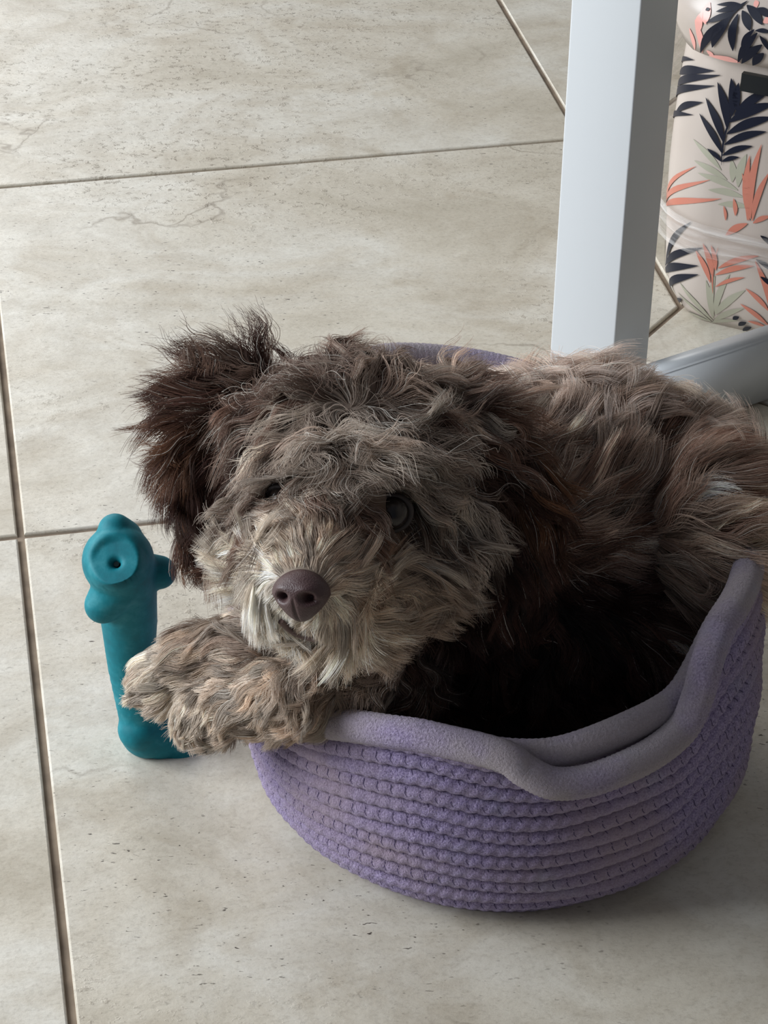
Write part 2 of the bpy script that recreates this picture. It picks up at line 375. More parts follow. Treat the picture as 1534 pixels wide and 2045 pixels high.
def wall(t):                              # t 0..1 up the wall -> radius, height for all 720 angles
    rb = .1155
    e = min(1, t / .16); r0 = rb - .010 * (1 - math.sin(e * math.pi / 2))
    bl = max(0, t - .1) / .9; bl = bl ** 1.25
    r = r0 * (1 - bl) + RR * bl + .006 * math.sin(math.pi * min(1, t)) * (1 - .3 * bl)
    return r, .0042 + (RZ - .0042) * t
def rope_material(name, dirt):
    m, nt, b = mat(name); L = nt.links
    tc = node(nt, 'ShaderNodeNewGeometry'); P = tc.outputs['Position']
    def nz(s, d, r=.6):
        n = node(nt, 'ShaderNodeTexNoise', Scale=s, Detail=d, Roughness=r); L.new(P, n.inputs['Vector']); return n.outputs[0]
    c = ramp(nt, nz(1100., 3), [(.32, lin(112, 98, 140)), (.5, lin(156, 141, 182)), (.70, lin(186, 172, 208))]).outputs[0]
    s = ramp(nt, nz(14., 4), [(.46 - dirt * .2, (0, 0, 0)), (.70 - dirt * .2, (.75, .75, .75))]).outputs[0]
    c = mixc(nt, s, c, lin(166, 146, 158) if dirt < .5 else lin(172, 162, 158))
    s2 = ramp(nt, nz(26., 5), [(.58, (0, 0, 0)), (.75, (.4, .4, .4))]).outputs[0]
    c = mixc(nt, s2, c, lin(168, 172, 196))
    L.new(c, b.inputs['Base Color']); b.inputs['Roughness'].default_value = .95; b.inputs['Specular IOR Level'].default_value = .1
    b.inputs['Sheen Weight'].default_value = .25
    bu = node(nt, 'ShaderNodeBump', Strength=1., Distance=.0022); L.new(nz(800., 4, .7), bu.inputs['Height']); L.new(bu.outputs[0], b.inputs['Normal'])
    return m
M_ROPE = rope_material('lavender_cotton_rope', .2); M_RIM = rope_material('worn_lavender_rope', .75)
basket = empty('rope_basket', (BX, BY, 0))
tag(basket, 'lavender coiled cotton rope basket holding the puppy', 'basket')
def tube(name, path, rad, material, parent, closed, segs=10, knob=0., nk=0, shear=1.4, squash=1.):
    path = np.asarray(path); n = len(path)
    tg = (np.roll(path, -1, 0) - np.roll(path, 1, 0)) if closed else np.gradient(path, axis=0)
    tg /= np.linalg.norm(tg, axis=1)[:, None]
    out = path.copy(); out[:, 2] = 0; out /= np.linalg.norm(out, axis=1)[:, None]
    a = out - tg * (out * tg).sum(1)[:, None]; a /= np.linalg.norm(a, axis=1)[:, None]; b = np.cross(tg, a)
    rad = np.broadcast_to(rad, (n,)); th = np.arange(segs) * 2 * np.pi / segs
    ii = np.arange(n)[:, None]
    rr = rad[:, None] * (1 + knob * np.abs(np.sin(np.pi * nk * ii / n + shear * np.sin(th)[None, :])) - knob * .6)
    V = path[:, None, :] + a[:, None, :] * (rr * np.cos(th))[:, :, None] + b[:, None, :] * (rr * squash * np.sin(th))[:, :, None]
    V = V.reshape(-1, 3); fs = []
    for i in range(n if closed else n - 1):
        j = (i + 1) % n
        for k in range(segs):
            l = (k + 1) % segs; fs.append((i * segs + k, i * segs + l, j * segs + l, j * segs + k))
    if not closed: fs += [tuple(range(segs)), tuple(range((n - 1) * segs + segs - 1, (n - 1) * segs - 1, -1))]
    return mesh_obj(name, V, fs, material, parent)
NROW = 13
C_, S_ = np.cos(np.radians(_ph)), np.sin(np.radians(_ph))
rows = []
SP_ = (RZ - .0042) * .945 / (NROW - 1)
for k in range(NROW):
    t = k / (NROW - 1) * .945
    r, z = wall(t); wob = .0005 * np.sin(_ph * .13 + k * 1.7)
    p = np.stack([(r + wob) * C_, (r + wob) * S_, z], 1); rows.append(p)
    tube('rope_coil', p, SP_ * .535, M_ROPE, basket, True, 12, .17, 120, 1.3)
r, z = wall(1.0)
RIMP = np.stack([(r - .001) * C_, (r - .001) * S_, z - .002], 1)
tube('rim', RIMP, .0072, M_RIM, basket, True, 12, .05, 260, 1.2)
sp_ = []
for i in range(600):
    t = i / 599; a = t * 2 * math.pi * 15; rr_ = .004 + t * .104; sp_.append((rr_ * math.cos(a), rr_ * math.sin(a), .0042))
tube('base', sp_, .0040, M_ROPE, basket, False, 6)
# stitching: dark thread in the furrows between coils, with a slanted tick at every plait
M_THREAD = simple('violet_thread', lin(64, 52, 86), .9)
vs, fs = [], []
def strip(pts, w):
    base = len(vs)
    for q, up in pts: vs.append(q - up * w); vs.append(q + up * w)
    for i in range(len(pts) - 1): fs.append((base + 2 * i, base + 2 * i + 2, base + 2 * i + 3, base + 2 * i + 1))
OUT = np.stack([C_, S_, 0 * C_], 1); ZUP = np.array([0, 0, 1.]); TAN = np.stack([-S_, C_, 0 * C_], 1)
for k in range(NROW):
    rad_ = SP_ * .535
    if k < NROW - 1:
        mid = (rows[k] + rows[k + 1]) / 2 + OUT * (SP_ * .22)[:, None]
        mid[:, 2] += .0004 * np.sin(np.arange(720) * 2 * np.pi / 6)
        strip([(mid[i % 720], ZUP) for i in range(0, 721, 3)], .00062)
    for i in range(2 + (k % 2) * 3, 720, 6):
        pts = []
        for a, sh in ((62, 0), (38, 1), (12, 1), (-10, 2)):
            m_ = (i + sh) % 720; ar = math.radians(a)
            pts.append((rows[k][m_] + (OUT[m_] * math.cos(ar) + ZUP * math.sin(ar)) * (rad_[m_] * 1.0), TAN[m_]))
        strip(pts, .00020)
tag(mesh_obj('stitching', vs, fs, M_THREAD, basket), kind='stuff')
# rope handle slumped outward over the front right
def cylp(px, py, R_):
    d = ray(px, py); o = CAM - np.array([BX, BY, 0]); a = d[0] ** 2 + d[1] ** 2; b = 2 * (o[0] * d[0] + o[1] * d[1]); c = o[0] ** 2 + o[1] ** 2 - R_ * R_
    t = (-b - math.sqrt(max(0, b * b - 4 * a * c))) / (2 * a); return o + d * t
hp = [(1000, 1508, .1365), (1050, 1540, .140), (1105, 1564, .142), (1170, 1560, .1415), (1240, 1536, .140), (1310, 1500, .138), (1365, 1452, .1355), (1394, 1390, .133), (1410, 1330, .130)]
def rim_at(p): i = int(round((p + 180) * 2)) % 720; return RIMP[i] + np.array([C_[i], S_[i], 0]) * .0006
hc = np.array([rim_at(p) for p in (-138, -130, -122, -114, -107)] + [cylp(*q) for q in hp] + [rim_at(p) for p in (-40, -32, -24, -16)])
def catmull(P, m):
    P = np.vstack([2 * P[0] - P[1], P, 2 * P[-1] - P[-2]]); out = []
    for i in range(1, len(P) - 2):
        for t in np.linspace(0, 1, m, endpoint=False):
            a, b, c, d = P[i - 1:i + 3]; out.append(.5 * (2 * b + (c - a) * t + (2 * a - 5 * b + 4 * c - d) * t * t + (3 * b - a - 3 * c + d) * t ** 3))
    out.append(P[-2]); return np.array(out)
hpath = catmull(hc, 14); nh = len(hpath)
tube('handle', hpath, .0073, M_RIM, basket, False, 14, .05, 120, 1.2)

# ------------------------------------------------------------------ blob modelling
def union_mesh(name, spheres, voxel, smooth_iter, material, extra=None):
    bm = bmesh.new()
    for (c, r, *sc_) in spheres:
        m_ = Matrix.Translation(Vector(c))
        if sc_:
            axes, s3 = sc_[0]; A = np.eye(4); A[:3, :3] = np.array(axes).T * np.array(s3)[None, :]
            m_ = m_ @ Matrix(A.tolist())
        bmesh.ops.create_icosphere(bm, subdivisions=3, radius=r, matrix=m_)
    me = bpy.data.meshes.new(name); bm.to_mesh(me); bm.free()
    o = bpy.data.objects.new(name, me); col.objects.link(o)
    rm = o.modifiers.new('r', 'REMESH'); rm.mode = 'VOXEL'; rm.voxel_size = voxel; rm.use_smooth_shade = True
    sm = o.modifiers.new('s', 'SMOOTH'); sm.iterations = smooth_iter; sm.factor = .6
    dg = bpy.context.evaluated_depsgraph_get(); dg.update()
    me2 = bpy.data.meshes.new_from_object(o.evaluated_get(dg)); me2.name = name
    bpy.data.objects.remove(o); bpy.data.meshes.remove(me)
    if extra: extra(me2)
    me2.materials.clear(); me2.materials.append(material)
    me2.polygons.foreach_set('use_smooth', [True] * len(me2.polygons))
    return link(bpy.data.objects.new(name, me2))
def chain(pts, n=7):
    out = []
    for a, b in zip(pts[:-1], pts[1:]):
        for t in np.linspace(0, 1, n): out.append((np.array(a[0]) * (1 - t) + np.array(b[0]) * t, a[1] * (1 - t) + b[1] * t))
    return out
def K(px, py, D, r): return (S(px, py, D), r)

# ------------------------------------------------------------------ teal rubber toy
def toy_material():
    m, nt, b = mat('teal_rubber'); L = nt.links; g = node(nt, 'ShaderNodeNewGeometry')
    n = node(nt, 'ShaderNodeTexNoise', Scale=70., Detail=6., Roughness=.65); L.new(g.outputs['Position'], n.inputs['Vector'])
    L.new(ramp(nt, n.outputs[0], [(.3, lin(0, 96, 108)), (.52, lin(4, 114, 126)), (.78, lin(58, 140, 150))]).outputs[0], b.inputs['Base Color'])
    b.inputs['Roughness'].default_value = .62; b.inputs['Specular IOR Level'].default_value = .3
    bu = node(nt, 'ShaderNodeBump', Strength=.25, Distance=.001); L.new(n.outputs[0], bu.inputs['Height']); L.new(bu.outputs[0], b.inputs['Normal'])
    return m
M_TEAL = toy_material()
TB = onfloor(296, 1492); TB[2] = 0
def T(px, py, dy=0.):                    # a point of the toy: on the upright plane through its foot, moved dy away from the viewer
    d = ray(px, py); t = (TB[1] + dy) / d[1]; return CAM + d * t
toy_s = chain([(T(292, 1452), .0128), (T(262, 1330), .0118), (T(258, 1240), .0140), (T(252, 1165, -.004), .0150), (T(236, 1120, -.008), .0175)], 8)
toy_s += [(T(296, 1458), .0146), (T(282, 1455, -.004), .012), (T(320, 1468), .0125)] + chain([(T(330, 1475), .010), (T(384, 1508), .0085)], 5)
toy_s += chain([(T(238, 1110, -.004), .011), (T(243, 1078), .0105), (T(230, 1060), .0085)], 5)                 # upper lobe
toy_s += chain([(T(270, 1140, -.002), .010), (T(318, 1143), .0084)], 5)                                      # side lobe
toy_s += chain([(T(240, 1165, -.010), .0125), (T(206, 1208, -.014), .0092)], 5)                                # lower lobe
DISH = T(228, 1120, -.0225); DAX = (CAM - DISH); DAX = DAX / np.linalg.norm(DAX); DAX = DAX + .35 * UP - .25 * RIGHT; DAX /= np.linalg.norm(DAX)
def dish(me):
    n = len(me.vertices); co = np.empty(n * 3); me.vertices.foreach_get('co', co); co = co.reshape(-1, 3)
    d = co - DISH; h = d @ DAX; rad = np.linalg.norm(d - h[:, None] * DAX, axis=1)
    f = np.clip((1 - rad / .0148) * 3.2, 0, 1); f = f * f * (3 - 2 * f) * (h > -.012)
    ring = np.exp(-((rad - .0158) / .0028) ** 2) * (h > -.012)
    tgt = -.0030
    co += DAX * ((tgt - h) * f + ring * .0004)[:, None]
    hole = np.exp(-(rad / .0022) ** 2) * (h > -.02); co -= DAX * (hole * .005)[:, None]
    me.vertices.foreach_set('co', co.ravel())
toy = union_mesh('squeaky_toy', toy_s, .0011, 4, M_TEAL, dish)
tag(toy, 'teal rubber squeaky toy with stubby feet under the paws', 'dog toy')
M_HOLE_SHADE = simple('hole_shade', lin(16, 26, 28), .9, .1)  # dark disc stands in for the shade inside the squeaker hole
bm = bmesh.new(); bmesh.ops.create_cone(bm, cap_ends=True, segments=16, radius1=.0013, radius2=.0013, depth=.002,
    matrix=Matrix.Translation(Vector(DISH - DAX * .0056)) @ Vector(DAX).to_track_quat('Z', 'Y').to_matrix().to_4x4())
bm_obj('squeaker_hole_shade', bm, M_HOLE_SHADE, toy)

# ------------------------------------------------------------------ puppy: one continuous body
def skin_material():
    m, nt, b = mat('puppy_skin'); a = node(nt, 'ShaderNodeAttribute', attribute_name='coat')
    nt.links.new(a.outputs['Color'], b.inputs['Base Color']); b.inputs['Roughness'].default_value = .9; b.inputs['Specular IOR Level'].default_value = .1
    return m
M_SKIN = skin_material()
dog_s = []
dog_s += [K(695, 930, 1.035, .043), K(690, 905, 1.045, .038), K(780, 900, 1.05, .034), K(622, 905, 1.045, .033)]         # skull
dog_s += chain([K(680, 1010, 1.00, .031), K(640, 1090, .975, .027), K(612, 1150, .955, .0205)], 6)                        # muzzle
dog_s += [K(585, 1180, .960, .0165), K(640, 1195, .962, .0180), K(612, 1222, .968, .0125)]                                # lips and chin
dog_s += [K(790, 1110, 1.015, .027), K(700, 1160, 1.00, .024), K(558, 1088, 1.005, .020), K(840, 1050, 1.025, .024)]     # cheeks
dog_s += chain([K(760, 1010, 1.07, .042), K(900, 1060, 1.10, .050), K(1080, 1040, 1.14, .060)], 7)                        # neck
dog_s += chain([K(1080, 1040, 1.15, .062), K(1180, 1010, 1.165, .060), K(1285, 1010, 1.17, .050), K(1325, 1010, 1.175, .046)], 7) + chain([K(1325, 1010, 1.165, .044), K(1390, 1050, 1.12, .033), K(1432, 1075, 1.105, .022)], 5)                     # trunk
dog_s += chain([K(1325, 1040, 1.175, .046), K(1330, 1150, 1.165, .040), K(1230, 1300, 1.15, .036)], 7)                     # haunch
dog_s += chain([K(880, 1200, 1.095, .046), K(1000, 1270, 1.12, .046), K(1120, 1320, 1.13, .042)], 7)                      # chest and belly
dog_s += chain([K(860, 1260, 1.075, .026), K(740, 1325, 1.058, .019), K(600, 1385, 1.040, .0135), K(480, 1402, 1.058, .0125), K(410, 1424, 1.075, .0130)], 7)   # near foreleg
dog_s += [K(388, 1436, 1.078, .0080), K(402, 1452, 1.072, .0080), K(436, 1452, 1.068, .0075)]
dog_s += chain([K(800, 1230, 1.085, .024), K(640, 1262, 1.062, .016), K(500, 1285, 1.068, .0125), K(390, 1310, 1.082, .0115), K(325, 1345, 1.094, .0125)], 7)   # far foreleg
dog_s += [K(300, 1345, 1.098, .0075), K(300, 1372, 1.096, .008), K(325, 1385, 1.092, .0075)]
AX = (RIGHT, UP, -FWD)
def flat(px, py, D, r, s3): return (S(px, py, D), r, (AX, s3))
for q in ((915, 840, 1.052, .018), (950, 905, 1.045, .024), (975, 985, 1.040, .027), (985, 1065, 1.040, .027), (990, 1135, 1.048, .022)): dog_s.append(flat(*q, (.85, 1.15, .5)))
for q in ((490, 800, 1.055, .016), (448, 850, 1.045, .0165), (420, 915, 1.042, .0165), (410, 985, 1.044, .0155), (416, 1045, 1.048, .0135)): dog_s.append(flat(*q, (.85, 1.15, .55)))
dog = union_mesh('puppy', dog_s, .0022, 6, M_SKIN)
tag(dog, 'curly brown and beige puppy lying in the purple basket with paws over its edge', 'dog')

# ---- coat control points: pixel, image flow, lift, length, curl, colour A, colour B
CREAM, WHITE = lin(214, 201, 184), lin(232, 226, 216)
TAUPE, GREY, TAN = lin(150, 130, 116), lin(184, 170, 156), lin(184, 163, 143)
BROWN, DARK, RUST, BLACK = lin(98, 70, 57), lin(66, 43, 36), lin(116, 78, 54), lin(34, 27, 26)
ROSE = lin(178, 163, 153)
ctl = [
 # region, x, y, dx, dy, lift, len, curl, A, B, mixB
 ('head', 520, 790, -1.0, -.2, .6, .024, .12, DARK, TAUPE, .35), ('head', 600, 755, -.5, -.9, .6, .018, .14, DARK, BROWN, .35),
 ('head', 690, 750, .1, -1, .7, .022, .20, TAUPE, DARK, .35), ('head', 780, 775, .6, -.6, .5, .020, .16, TAUPE, BROWN, .35),
 ('head', 870, 800, .9, -.1, .5, .022, .14, TAUPE, GREY, .25), ('head', 910, 860, .8, .6, .4, .020, .14, TAUPE, BROWN, .45),
 ('head', 550, 850, -.9, .25, .7, .028, .14, DARK, TAUPE, .4), ('head', 630, 850, -.2, .8, .7, .032, .18, GREY, BROWN, .45),
 ('head', 650, 900, -.1, 1, .6, .030, .18, GREY, TAUPE, .4), ('head', 590, 800, -.6, .3, .7, .028, .16, DARK, BROWN, .35),
 ('head', 720, 870, .6, .45, .7, .032, .18, TAUPE, GREY, .5), ('head', 800, 860, .9, .3, .6, .030, .18, TAUPE, BROWN, .4),
 ('head', 870, 930, .8, .7, .5, .024, .16, TAUPE, BROWN, .45), ('head', 510, 880, -.7, .6, .5, .024, .14, DARK, BROWN, .4), ('head', 545, 1005, -.6, .7, .4, .018, .10, BROWN, DARK, .4),
 ('head', 525, 945, -.6, .7, .5, .024, .12, DARK, TAUPE, .45), ('head', 590, 940, -.1, 1, .5, .024, .14, BROWN, GREY, .4),
 ('head', 660, 960, .05, 1, .4, .020, .12, BROWN, GREY, .4), ('head', 730, 955, .8, .3, .5, .026, .16, GREY, TAUPE, .45),
 ('head', 800, 968, .95, .35, .5, .028, .12, GREY, TAUPE, .4), ('head', 875, 1010, .8, .6, .5, .026, .16, GREY, BROWN, .35),
 ('head', 720, 1040, .1, .9, .25, .014, .06, BROWN, TAUPE, .4), ('head', 825, 1065, .6, .8, .35, .018, .08, DARK, BROWN, .5),
 ('head', 480, 1030, -.6, .5, .5, .020, .12, BROWN, GREY, .4), ('head', 755, 1050, .3, .9, .2, .012, .05, DARK, BROWN, .5),
 ('head', 700, 1005, .4, .8, .3, .014, .06, BROWN, DARK, .4), ('head', 815, 1040, .7, .6, .25, .014, .05, DARK, BLACK, .4), ('head', 765, 1075, .5, .8, .2, .012, .05, DARK, RUST, .4), ('muzzle', 740, 1118, .9, .1, .3, .016, .05, RUST, TAN, .4),
 ('muzzle', 680, 1050, .1, -.6, 0.22, 0.0151, 0.035, BROWN, RUST, .5), ('muzzle', 620, 1050, -.2, -.7, 0.30, 0.0173, 0.042, TAN, TAUPE, .4),
 ('muzzle', 560, 1070, -.7, -.45, 0.30, 0.0194, 0.035, TAN, CREAM, .5), ('muzzle', 600, 1115, -.3, -.8, 0.22, 0.0119, 0.028, TAN, CREAM, .4),
 ('muzzle', 660, 1105, .5, -.4, 0.26, 0.0173, 0.042, TAN, RUST, .45), ('muzzle', 730, 1090, .8, .0, 0.26, 0.0194, 0.042, RUST, BROWN, .4),
 ('muzzle', 690, 1150, 1, -.15, 0.30, 0.0216, 0.056, CREAM, TAN, .5), ('muzzle', 740, 1180, .9, .25, 0.30, 0.0238, 0.070, TAN, CREAM, .4),
 ('muzzle', 500, 1110, -.9, .1, 0.34, 0.0216, 0.035, CREAM, WHITE, .3), ('muzzle', 530, 1180, -.8, .5, 0.30, 0.0194, 0.028, WHITE, CREAM, .3),
 ('muzzle', 560, 1235, -.5, .8, 0.26, 0.0151, 0.028, WHITE, CREAM, .2), ('muzzle', 610, 1260, .0, 1, 0.26, 0.0140, 0.028, WHITE, CREAM, .3),
 ('muzzle', 660, 1235, .45, .9, 0.30, 0.0194, 0.042, CREAM, TAN, .5), ('muzzle', 700, 1240, .5, .9, 0.38, 0.0259, 0.070, TAN, CREAM, .4),
 ('muzzle', 780, 1210, .7, .7, 0.38, 0.0259, 0.084, TAN, TAUPE, .4), ('muzzle', 820, 1130, .9, .4, 0.38, 0.0238, 0.070, TAUPE, TAN, .5),
 ('muzzle', 870, 1100, .95, .35, 0.38, 0.0216, 0.084, TAUPE, GREY, .4),
 ('left_ear', 480, 790, -1, -.25, .45, .044, .10, DARK, BROWN, .4), ('left_ear', 430, 840, -.95, .3, .4, .036, .10, DARK, RUST, .3),
 ('left_ear', 390, 900, -.45, .9, .3, .030, .10, DARK, RUST, .25), ('left_ear', 440, 920, .0, 1, .35, .030, .10, DARK, BLACK, .35), ('left_ear', 400, 980, .1, 1, .3, .026, .10, DARK, BLACK, .3),
 ('left_ear', 415, 1055, .1, 1, .25, .022, .12, DARK, RUST, .25),
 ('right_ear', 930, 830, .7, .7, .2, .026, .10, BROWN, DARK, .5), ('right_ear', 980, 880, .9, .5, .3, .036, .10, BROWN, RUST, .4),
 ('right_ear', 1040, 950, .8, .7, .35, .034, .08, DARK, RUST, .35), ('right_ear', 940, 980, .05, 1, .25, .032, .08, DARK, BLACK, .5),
 ('right_ear', 1000, 1060, .1, 1, .3, .032, .08, DARK, BLACK, .5), ('right_ear', 990, 1150, .0, 1, .3, .028, .10, DARK, BLACK, .5),  # lower right ear mixed with black: its shade is put into the coat
 ('body', 960, 790, .4, -.3, .4, .020, 0.036, TAUPE, BROWN, .4),
 ('body', 1040, 800, -.15, -1, .9, .030, 0.030, ROSE, TAUPE, .4), ('body', 1130, 770, .0, -1, .9, .032, 0.030, ROSE, TAUPE, .4),
 ('body', 1230, 790, .25, -1, .9, .030, 0.030, ROSE, TAUPE, .35), ('body', 1330, 830, .6, -.8, .8, .030, 0.030, ROSE, TAUPE, .4),
 ('body', 1200, 880, .35, -.9, .5, .030, 0.030, ROSE, TAUPE, .4), ('body', 1300, 920, .6, -.6, .5, .032, 0.036, TAUPE, BROWN, .4),
 ('body', 1420, 920, .8, -.5, .6, .030, 0.036, TAUPE, BROWN, .4), ('body', 1180, 980, .5, -.6, .45, .032, 0.042, BROWN, TAUPE, .5),
 ('body', 1300, 1020, .8, -.35, .45, .034, 0.048, BROWN, TAUPE, .45), ('body', 1430, 1030, .9, -.1, .5, .034, 0.048, TAN, BROWN, .4),
 ('body', 1200, 1080, .8, -.2, .4, .034, 0.060, BROWN, TAUPE, .4), ('body', 1320, 1120, .95, -.1, .45, .036, 0.060, TAUPE, TAN, .4),
 ('body', 1420, 1140, 1, .0, .5, .034, 0.048, TAN, TAUPE, .4), ('body', 1300, 1220, .95, .1, .4, .034, 0.060, BROWN, TAUPE, .4),
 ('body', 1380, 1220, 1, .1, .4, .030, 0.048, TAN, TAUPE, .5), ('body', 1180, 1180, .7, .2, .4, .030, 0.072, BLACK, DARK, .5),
 ('chest', 900, 1230, .2, .9, .5, .026, .16, BLACK, DARK, .5), ('chest', 1000, 1250, .1, 1, .4, .026, .16, BLACK, DARK, .4),  # chest coat near black: deep shade put into the brown
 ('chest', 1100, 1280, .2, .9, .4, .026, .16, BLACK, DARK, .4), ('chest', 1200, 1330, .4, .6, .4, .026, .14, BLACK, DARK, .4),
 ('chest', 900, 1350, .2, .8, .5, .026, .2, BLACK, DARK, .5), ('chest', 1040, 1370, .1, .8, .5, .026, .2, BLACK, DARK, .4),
 ('leg', 800, 1330, -.2, .9, .6, .022, .2, TAUPE, BROWN, .5), ('leg', 730, 1340, -.4, .8, .6, .022, .2, TAUPE, TAN, .4),
 ('leg', 640, 1380, -.7, .6, .5, .020, .14, TAN, TAUPE, .4), ('leg', 550, 1395, -.85, .5, .4, .017, .12, TAN, GREY, .4),
 ('leg', 470, 1405, -.85, .5, .4, .015, .12, TAN, GREY, .4), ('leg', 410, 1428, -.6, .75, .35, .011, .08, GREY, CREAM, .4),
 ('leg', 640, 1260, -.7, .4, .4, .020, .10, TAUPE, TAN, .5), ('leg', 520, 1265, -.95, .2, .4, .020, .08, TAUPE, GREY, .4),
 ('leg', 420, 1290, -.95, .3, .4, .020, .08, TAN, TAUPE, .4), ('leg', 330, 1340, -.8, .6, .4, .013, .06, GREY, CREAM, .4),
]
me = dog.data
nv = len(me.vertices); co = np.empty(nv * 3); me.vertices.foreach_get('co', co); co = co.reshape(-1, 3)
me.calc_loop_triangles(); tri = np.empty(len(me.loop_triangles) * 3, int); me.loop_triangles.foreach_get('vertices', tri); tri = tri.reshape(-1, 3)
vn = np.empty(nv * 3); me.vertices.foreach_get('normal', vn); vn = vn.reshape(-1, 3)
from mathutils.bvhtree import BVHTree
bvh = BVHTree.FromPolygons([Vector(v) for v in co], [tuple(t) for t in tri.tolist()])
cp, regs, cv, cn, cA, cB = [], [], [], [], [], []
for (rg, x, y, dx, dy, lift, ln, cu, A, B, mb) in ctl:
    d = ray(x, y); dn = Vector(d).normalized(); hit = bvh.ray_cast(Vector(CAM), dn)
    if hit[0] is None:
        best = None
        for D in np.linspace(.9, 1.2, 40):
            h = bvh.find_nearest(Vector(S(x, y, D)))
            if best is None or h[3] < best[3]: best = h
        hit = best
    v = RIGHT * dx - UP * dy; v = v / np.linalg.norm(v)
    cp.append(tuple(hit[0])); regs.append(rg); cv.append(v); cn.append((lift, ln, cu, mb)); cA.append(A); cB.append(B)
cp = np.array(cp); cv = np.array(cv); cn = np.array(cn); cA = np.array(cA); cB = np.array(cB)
REG = sorted(set(regs)); ridx = np.array([REG.index(r) for r in regs])
def interp(P, sig=.0085):
    o = [[], [], [], [], []]
    for c in np.array_split(P, max(1, len(P) // 4000)):
        d2 = ((c[:, None, :] - cp[None]) ** 2).sum(2); m0 = d2.min(1, keepdims=True)
        w = np.exp(-(d2 - m0) / (2 * sig * sig)) ; w /= w.sum(1, keepdims=True)
        o[0].append(w @ cv); o[1].append(w @ cn); o[2].append(w @ cA); o[3].append(w @ cB); o[4].append(ridx[d2.argmin(1)])
    return [np.concatenate(q) for q in o]
def unit(a): return a / np.maximum(np.linalg.norm(a, axis=-1, keepdims=True), 1e-9)
# skin takes the coat's own colour
_, _n, _a, _b, _rg = interp(co)
at = me.color_attributes.new('coat', 'FLOAT_COLOR', 'POINT')
at.data.foreach_set('color', np.concatenate([(_a * (1 - _n[:, 3:4]) + _b * _n[:, 3:4]) * .6, np.ones((nv, 1))], 1).astype(np.float32).ravel())

EYE_R = S(790, 1022, 1.0); EYE_L = S(556, 985, 1.0)
def surf(px, py):
    h = bvh.ray_cast(Vector(CAM), Vector(ray(px, py)).normalized()); return np.array(h[0]), np.array(h[1])
EYE_R, ENR = surf(791, 1022); EYE_L, ENL = surf(553, 990)
NOSE, _ = surf(601, 1186)

nf = unit(-FWD * .92 - RIGHT * .34 - UP * .12); nr = unit(RIGHT - nf * (RIGHT @ nf)); nu = np.cross(nf, nr)
LIPP = np.array([surf(x, y)[0] for x, y in ((560, 1236), (572, 1246), (586, 1255), (603, 1263), (620, 1268), (638, 1270), (652, 1267))])
def fur_material():
    m, nt, b = mat('fur'); L = nt.links
    a = node(nt, 'ShaderNodeAttribute', attribute_name='coat')
    L.new(a.outputs['Color'], b.inputs['Base Color']); b.inputs['Roughness'].default_value = .5; b.inputs['Specular IOR Level'].default_value = .25
    tr = node(nt, 'ShaderNodeBsdfTranslucent'); L.new(a.outputs['Color'], tr.inputs[0]); mx = nt.nodes.new('ShaderNodeMixShader'); mx.inputs[0].default_value = .35
    L.new(b.outputs[0], mx.inputs[1]); L.new(tr.outputs[0], mx.inputs[2]); L.new(mx.outputs[0], nt.nodes['Material Output'].inputs[0])
    return m
M_FUR = fur_material()
